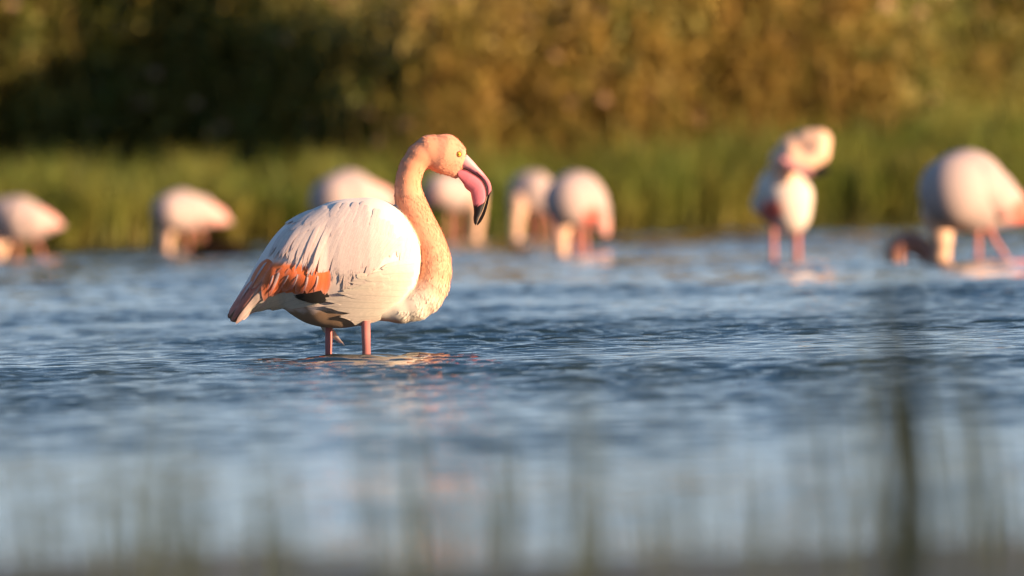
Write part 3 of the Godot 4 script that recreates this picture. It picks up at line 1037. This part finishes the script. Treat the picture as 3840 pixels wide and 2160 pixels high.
# ==================================================================== the flamingos behind
# every chain is a list of [px, py, radius px, depth px] in the photograph at the bird's distance
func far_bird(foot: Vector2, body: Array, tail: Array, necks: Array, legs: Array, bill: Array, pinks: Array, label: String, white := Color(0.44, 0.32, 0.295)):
	var base := on_water(foot.x, foot.y)
	var d := depth_of(base)
	var k := S * d / FOCUS
	var o := Node3D.new()
	o.name = numbered("flamingo")
	add_child(o)
	o.transform = Transform3D(cam.transform.basis, base)
	tag(o, label, "flamingo", "flamingos wading in the lake")
	var L := func(q: Array) -> Vector3: return Vector3((q[0] - foot.x) * k, (foot.y - q[1]) * k, (q[3] if q.size() > 3 else 0.0) * k)
	var lo := Vector3(9, 9, 9)
	var hi := -lo
	for ch in [body, tail] + necks:
		for q in ch:
			var p: Vector3 = L.call(q)
			var r: float = q[2] * k + 0.02
			lo = lo.min(p - Vector3(r, r, r))
			hi = hi.max(p + Vector3(r, r, r))
	var F := Field.new(lo, hi, 0.009)
	for i in body.size() - 1: F.cone(L.call(body[i]), body[i][2] * k, L.call(body[i + 1]), body[i + 1][2] * k, 0.03)
	for i in tail.size() - 1: F.cone(L.call(tail[i]), tail[i][2] * k, L.call(tail[i + 1]), tail[i + 1][2] * k, 0.03)
	for nk in necks:
		for i in nk.size() - 1: F.cone(L.call(nk[i]), nk[i][2] * k, L.call(nk[i + 1]), nk[i + 1][2] * k, 0.012)
	var paint := func(p: Vector3, n: Vector3) -> Color:
		var c := white
		var dn := 1.0
		for nk in necks:
			for i in nk.size() - 1:
				var a: Vector3 = L.call(nk[i])
				var b: Vector3 = L.call(nk[i + 1])
				var t := clampf((p - a).dot(b - a) / (b - a).length_squared(), 0, 1)
				dn = minf(dn, p.distance_to(a.lerp(b, t)) - lerpf(nk[i][2], nk[i + 1][2], t) * k)
		var db := 1.0
		for i in body.size() - 1:
			var a: Vector3 = L.call(body[i])
			var b: Vector3 = L.call(body[i + 1])
			var t := clampf((p - a).dot(b - a) / (b - a).length_squared(), 0, 1)
			db = minf(db, p.distance_to(a.lerp(b, t)) - lerpf(body[i][2], body[i + 1][2], t) * k)
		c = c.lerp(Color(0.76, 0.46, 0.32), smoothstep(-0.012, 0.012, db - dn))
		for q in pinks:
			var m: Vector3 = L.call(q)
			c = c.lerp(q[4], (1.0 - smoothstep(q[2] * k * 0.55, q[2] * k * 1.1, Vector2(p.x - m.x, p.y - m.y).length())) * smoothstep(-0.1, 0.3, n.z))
		return c * (1.0 + 0.06 * wob.get_noise_3d(p.x * 30.0, p.y * 30.0, p.z * 30.0))
	var bag := Bag.new()
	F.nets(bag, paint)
	for lg in legs:
		var pts := []
		var rad := []
		for q in lg:
			pts.append(L.call(q))
			rad.append(q[2] * k * 0.7)
		var e: Vector3 = pts[-1]
		pts.append(e + (e - pts[-2]).normalized() * 0.25)
		rad.append(rad[-1])
		bag.tube(pts, rad, 8, [Color(0.5, 0.18, 0.15)])
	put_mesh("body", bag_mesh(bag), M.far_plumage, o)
	# folded wings along both flanks
	var wa: Vector3 = L.call(body[0]).lerp(L.call(body[1]), 0.6)
	var wb: Vector3 = L.call(tail[1])
	var axis := (wb - wa).normalized()
	var out: Vector3 = axis.cross(Vector3.UP).normalized()
	var wr: float = body[1][2] * k
	for s in [-1.0, 1.0]:
		var W := Field.new(lo - Vector3.ONE * 0.03, hi + Vector3.ONE * 0.03, 0.009)
		var a: Vector3 = wa + out * s * wr * 0.52 + Vector3(0, wr * 0.12, 0)
		var m: Vector3 = wa.lerp(wb, 0.5) + out * s * wr * 0.46 + Vector3(0, wr * 0.02, 0)
		W.cone(a, wr * 0.56, m, wr * 0.5, 0.02)
		W.cone(m, wr * 0.5, wb + out * s * wr * 0.12, wr * 0.16, 0.02)
		var wbag := Bag.new()
		W.nets(wbag, paint)
		put_mesh("wing", bag_mesh(wbag), M.far_plumage, o)
	if bill.size():
		var bb := Bag.new()
		var pts := []
		var rad := []
		var cols := []
		for q in bill:
			pts.append(L.call(q))
			rad.append(q[2] * k)
			cols.append(q[4])
		bb.tube(pts, rad, 10, cols)
		put_mesh("bill", bag_mesh(bb), M.bill, o)
	return o


func build_far_birds():
	var coral := Color(0.72, 0.14, 0.10)
	var rose := Color(0.75, 0.36, 0.32)
	var pk := Color(0.62, 0.27, 0.28)
	var bk := Color(0.012, 0.01, 0.01)
	var q := 1.4907
	var px := func(rows: Array) -> Array:
		var out := []
		for r in rows:
			var c: Array = r.duplicate()
			c[0] *= q
			c[1] *= q
			c[2] *= q
			if c.size() > 3: c[3] *= q
			out.append(c)
		return out
	# farthest left, cut by the frame
	far_bird(Vector2(60, 650) * q, px.call([[10, 545, 48], [45, 552, 55], [80, 560, 44]]), px.call([[80, 555, 40], [120, 560, 22], [155, 568, 7]]), [px.call([[-40, 560, 26], [-25, 610, 18], [-5, 640, 15], [8, 612, 14], [6, 600, 14]])], [px.call([[45, 600, 9, 0], [40, 655, 7, 0]]), px.call([[82, 600, 9, 0], [100, 625, 7, 10], [108, 655, 7, 12]])], [], px.call([[120, 545, 32, 20, rose], [140, 545, 30, 0, rose]]), "feeding flamingo cut off by the left edge of the picture")
	# second from the left
	far_bird(Vector2(450, 632) * q, px.call([[428, 532, 44, 50], [455, 530, 50, 10], [500, 535, 40, -50]]), px.call([[500, 530, 36, -50], [545, 545, 20, -80], [578, 558, 5, -100]]), [px.call([[410, 560, 22], [404, 600, 13], [406, 640, 11]]), px.call([[428, 570, 16, 10], [424, 600, 11, 14], [420, 640, 10, 14]])], [px.call([[468, 565, 8, 0], [476, 640, 6, 0]]), px.call([[490, 565, 9, 0], [510, 600, 6, 0], [520, 640, 6, 0]])], [], px.call([[545, 540, 34, 20, rose]]), "feeding flamingo with pink tail left of the dark mound")
	# behind the back of the large one
	far_bird(Vector2(870, 640) * q, px.call([[842, 505, 62, 40], [875, 500, 70, 0], [920, 512, 56, -50]]), px.call([[920, 500, 50, -50], [960, 500, 28, -80], [992, 508, 10, -100]]), [px.call([[815, 545, 26], [808, 600, 16], [806, 650, 14]])], [px.call([[870, 560, 10, 0], [872, 650, 8, 0]]), px.call([[905, 560, 10, 0], [915, 650, 8, 0]])], [], px.call([[955, 490, 36, 20, rose]]), "flamingo whose rounded back shows over the back of the large flamingo")
	# seen through the bend of the neck
	far_bird(Vector2(1140, 605) * q, px.call([[1105, 478, 40, 70], [1135, 484, 46, 10], [1180, 488, 40, -60]]), px.call([[1105, 485, 34], [1078, 505, 18], [1066, 520, 8]]), [px.call([[1195, 505, 24], [1200, 550, 14, 6], [1194, 615, 12, 6]])], [px.call([[1130, 520, 7, 0], [1128, 610, 6, 0]]), px.call([[1152, 520, 7, 0], [1150, 610, 6, 0]])], [], px.call([[1090, 500, 24, 10, rose]]), "flamingo seen between the neck and the bill of the large flamingo")
	# left of the pair
	far_bird(Vector2(1330, 602) * q, px.call([[1325, 478, 42], [1340, 482, 50], [1350, 490, 46]]), px.call([[1345, 480, 30, -40], [1350, 500, 14, -70]]), [px.call([[1305, 505, 26, 24], [1300, 550, 15, 30], [1298, 610, 13, 30]])], [px.call([[1350, 525, 8, 0], [1352, 612, 6, 0]]), px.call([[1372, 525, 8, 0], [1385, 560, 7, 0], [1388, 612, 6, 0]])], [], [], "cream flamingo half hidden behind the left side of its neighbour, neck hanging to the water")
	# right of the pair
	far_bird(Vector2(1440, 636) * q, px.call([[1428, 505, 62, 60], [1450, 502, 68, 0], [1470, 510, 60, -60]]), px.call([[1480, 520, 46, -40], [1508, 555, 24, -50], [1522, 585, 12, -60]]), [px.call([[1415, 555, 28, 20], [1411, 600, 16, 30], [1413, 645, 14, 30]])], [px.call([[1452, 560, 10, 0], [1455, 645, 8, 0]]), px.call([[1470, 560, 9, 0], [1474, 645, 7, 0]])], [], px.call([[1492, 548, 30, 36, coral], [1512, 575, 34, 10, rose]]), "flamingo with coral wing patch in front of its cream neighbour")
	# preening
	far_bird(Vector2(1978, 655) * q, px.call([[1962, 470, 54], [1976, 500, 66], [1988, 540, 50]]), px.call([[1950, 500, 50, -50], [1940, 540, 25, -90]]), [px.call([[1968, 445, 38, 20], [1968, 404, 32, 36], [1990, 370, 28, 48], [2030, 356, 28, 55], [2058, 357, 30, 58], [2056, 386, 28, 66], [2030, 406, 24, 76], [2000, 404, 22, 82], [1988, 398, 20, 84]])], [px.call([[1945, 560, 14, 20], [1945, 600, 9, 22], [1946, 662, 9, 22]]), px.call([[2004, 560, 16, 10], [2005, 600, 11, 10], [2006, 662, 11, 10]])], px.call([[1966, 404, 11, 104, pk], [1990, 420, 10, 112, pk], [2020, 433, 10, 112, pk], [2040, 438, 10, 110, pk], [2043, 438, 13, 110, bk], [2062, 432, 13, 108, bk], [2082, 422, 8, 106, bk]]), px.call([[1940, 530, 34, 46, coral]]), "upright preening flamingo with its neck coiled and bill on its breast", Color(0.66, 0.53, 0.46))
	# far right
	far_bird(Vector2(2420, 655) * q, px.call([[2396, 480, 88, 90], [2430, 480, 100, 0], [2480, 500, 84, -90]]), px.call([[2490, 500, 70, -60], [2550, 525, 40, -90], [2600, 545, 12, -110]]), [px.call([[2360, 540, 46, 30], [2368, 600, 26, 20], [2366, 640, 24, 0], [2348, 652, 26, -14], [2324, 628, 25, -20], [2298, 612, 27, -22], [2272, 612, 29, -22], [2254, 634, 25, -22], [2256, 672, 18, -22]])], [px.call([[2460, 560, 16, 0], [2461, 600, 9, 0], [2461, 660, 8, 0]]), px.call([[2480, 560, 16, -20], [2500, 600, 9, -20], [2540, 660, 8, -20]])], [], px.call([[2262, 628, 36, 0, Color(0.34, 0.15, 0.12)], [2290, 614, 34, 0, Color(0.34, 0.15, 0.12)], [2322, 634, 34, 0, Color(0.34, 0.15, 0.12)], [2560, 525, 52, 30, rose], [2580, 530, 40, 0, coral]]), "feeding flamingo at the right edge with its head curved down into the water")


func build_mud_mound():
	var base := on_water(810.0, 958.0)
	var k := S * depth_of(base) / FOCUS
	var F := Field.new(Vector3(-0.14, -0.05, -0.12), Vector3(0.14, 0.12, 0.12), 0.008)
	F.cone(Vector3(-75, 8, 0) * k, 14 * k, Vector3(-10, 26, 0) * k, 26 * k, 0.02)
	F.cone(Vector3(-10, 26, 0) * k, 26 * k, Vector3(75, 10, 0) * k, 18 * k, 0.02)
	F.cone(Vector3(-40, 0, 30) * k, 26 * k, Vector3(50, 0, 20) * k, 24 * k, 0.03)
	var b := Bag.new()
	F.nets(b, func(p: Vector3, n: Vector3) -> Color: return Color(0.012, 0.008, 0.006) * (1.0 + 0.6 * wob.get_noise_3d(p.x * 30.0, p.y * 40.0, p.z * 30.0)))
	var o := put_mesh("mud_mound", bag_mesh(b), M.peat)
	o.scale = Vector3(1.25, 1.25, 1.0)
	o.position = base
	tag(o, "low dark brown mound in the water below the far bank", "mound")


# ==================================================================== blurred rushes of the near shore
func build_near_rushes():
	var r := RandomNumberGenerator.new()
	r.seed = 91
	# [px at the bottom, top px, top py, distance, thickness m]
	var tall := [[3382, 3376, 860, 11.0, 0.021], [3440, 3420, 1500, 14.4, 0.014]]
	for i in tall.size():
		var t: Array = tall[i]
		var root := at(t[0], 2230, t[3])
		var tip := at(t[1], t[2], t[3])
		root.y = ground_y(root.x, root.z) - 0.02
		var b := Bag.new()
		var mid := root.lerp(tip, 0.5) + Vector3(0.004, 0, 0)
		b.tube([root, root.lerp(mid, 0.5), mid, mid.lerp(tip, 0.5), tip], [t[4] * 0.62, t[4] * 0.58, t[4] * 0.52, t[4] * 0.4, t[4] * 0.12], 8, [Color(0.007, 0.011, 0.008)])
		var o := put_mesh("rush_stem", bag_mesh(b), M.peat)
		o.set_meta("label", ["tall dark blurred rush stem at the lower right", "shorter dark rush stem beside the tall one"][i])
		o.set_meta("category", "rush")
		o.set_meta("group", "dark rush stems of the near shore")
	var b := Bag.new()
	for i in 170:
		var px := r.randf_range(-400, 4200)
		var d := r.randf_range(8.5, 13.5)
		var py := r.randf_range(1250, 2000)
		if px > 3000 and px < 3750: py = r.randf_range(850, 1800)
		if r.randf() < 0.15: py = r.randf_range(900, 1300)
		var lean := r.randf_range(-170, 50)
		var root := at(px, 2260, d)
		root.y = ground_y(root.x, root.z) - 0.02
		var tip := at(px + lean * (2000.0 - py) / 900.0, py, d)
		b.blade(root, root.lerp(tip, 0.5) + Vector3(0.01, 0, 0), tip, r.randf_range(0.003, 0.006), Vector3.RIGHT, Color(0.06, 0.075, 0.055), Color(0.09, 0.11, 0.08), 5)
	var o := put_mesh("near_grass", bag_mesh(b), M.leaf)
	tag(o, "thin blurred grass blades of the near shore", "grass", "", "stuff")
	# a stand of reeds to the right of the view keeps the near shore in the shade
	var xf := []
	var tint := PackedColorArray()
	for i in 260:
		var x := r.randf_range(2.2, 9.0)
		var z := r.randf_range(-14.5, -6.0)
		xf.append(Transform3D(Basis(Vector3.UP, r.randf() * TAU).scaled(Vector3(1, r.randf_range(1.5, 2.4), 1)), Vector3(x, ground_y(x, z) - 0.02, z)))
		tint.append(Color(0.07, 0.085, 0.02).lerp(Color(0.2, 0.13, 0.04), r.randf()))
	scatter("near_reeds", reed_mesh(15, false), M.leaf, xf, tint, "tall reeds on the near shore to the right")
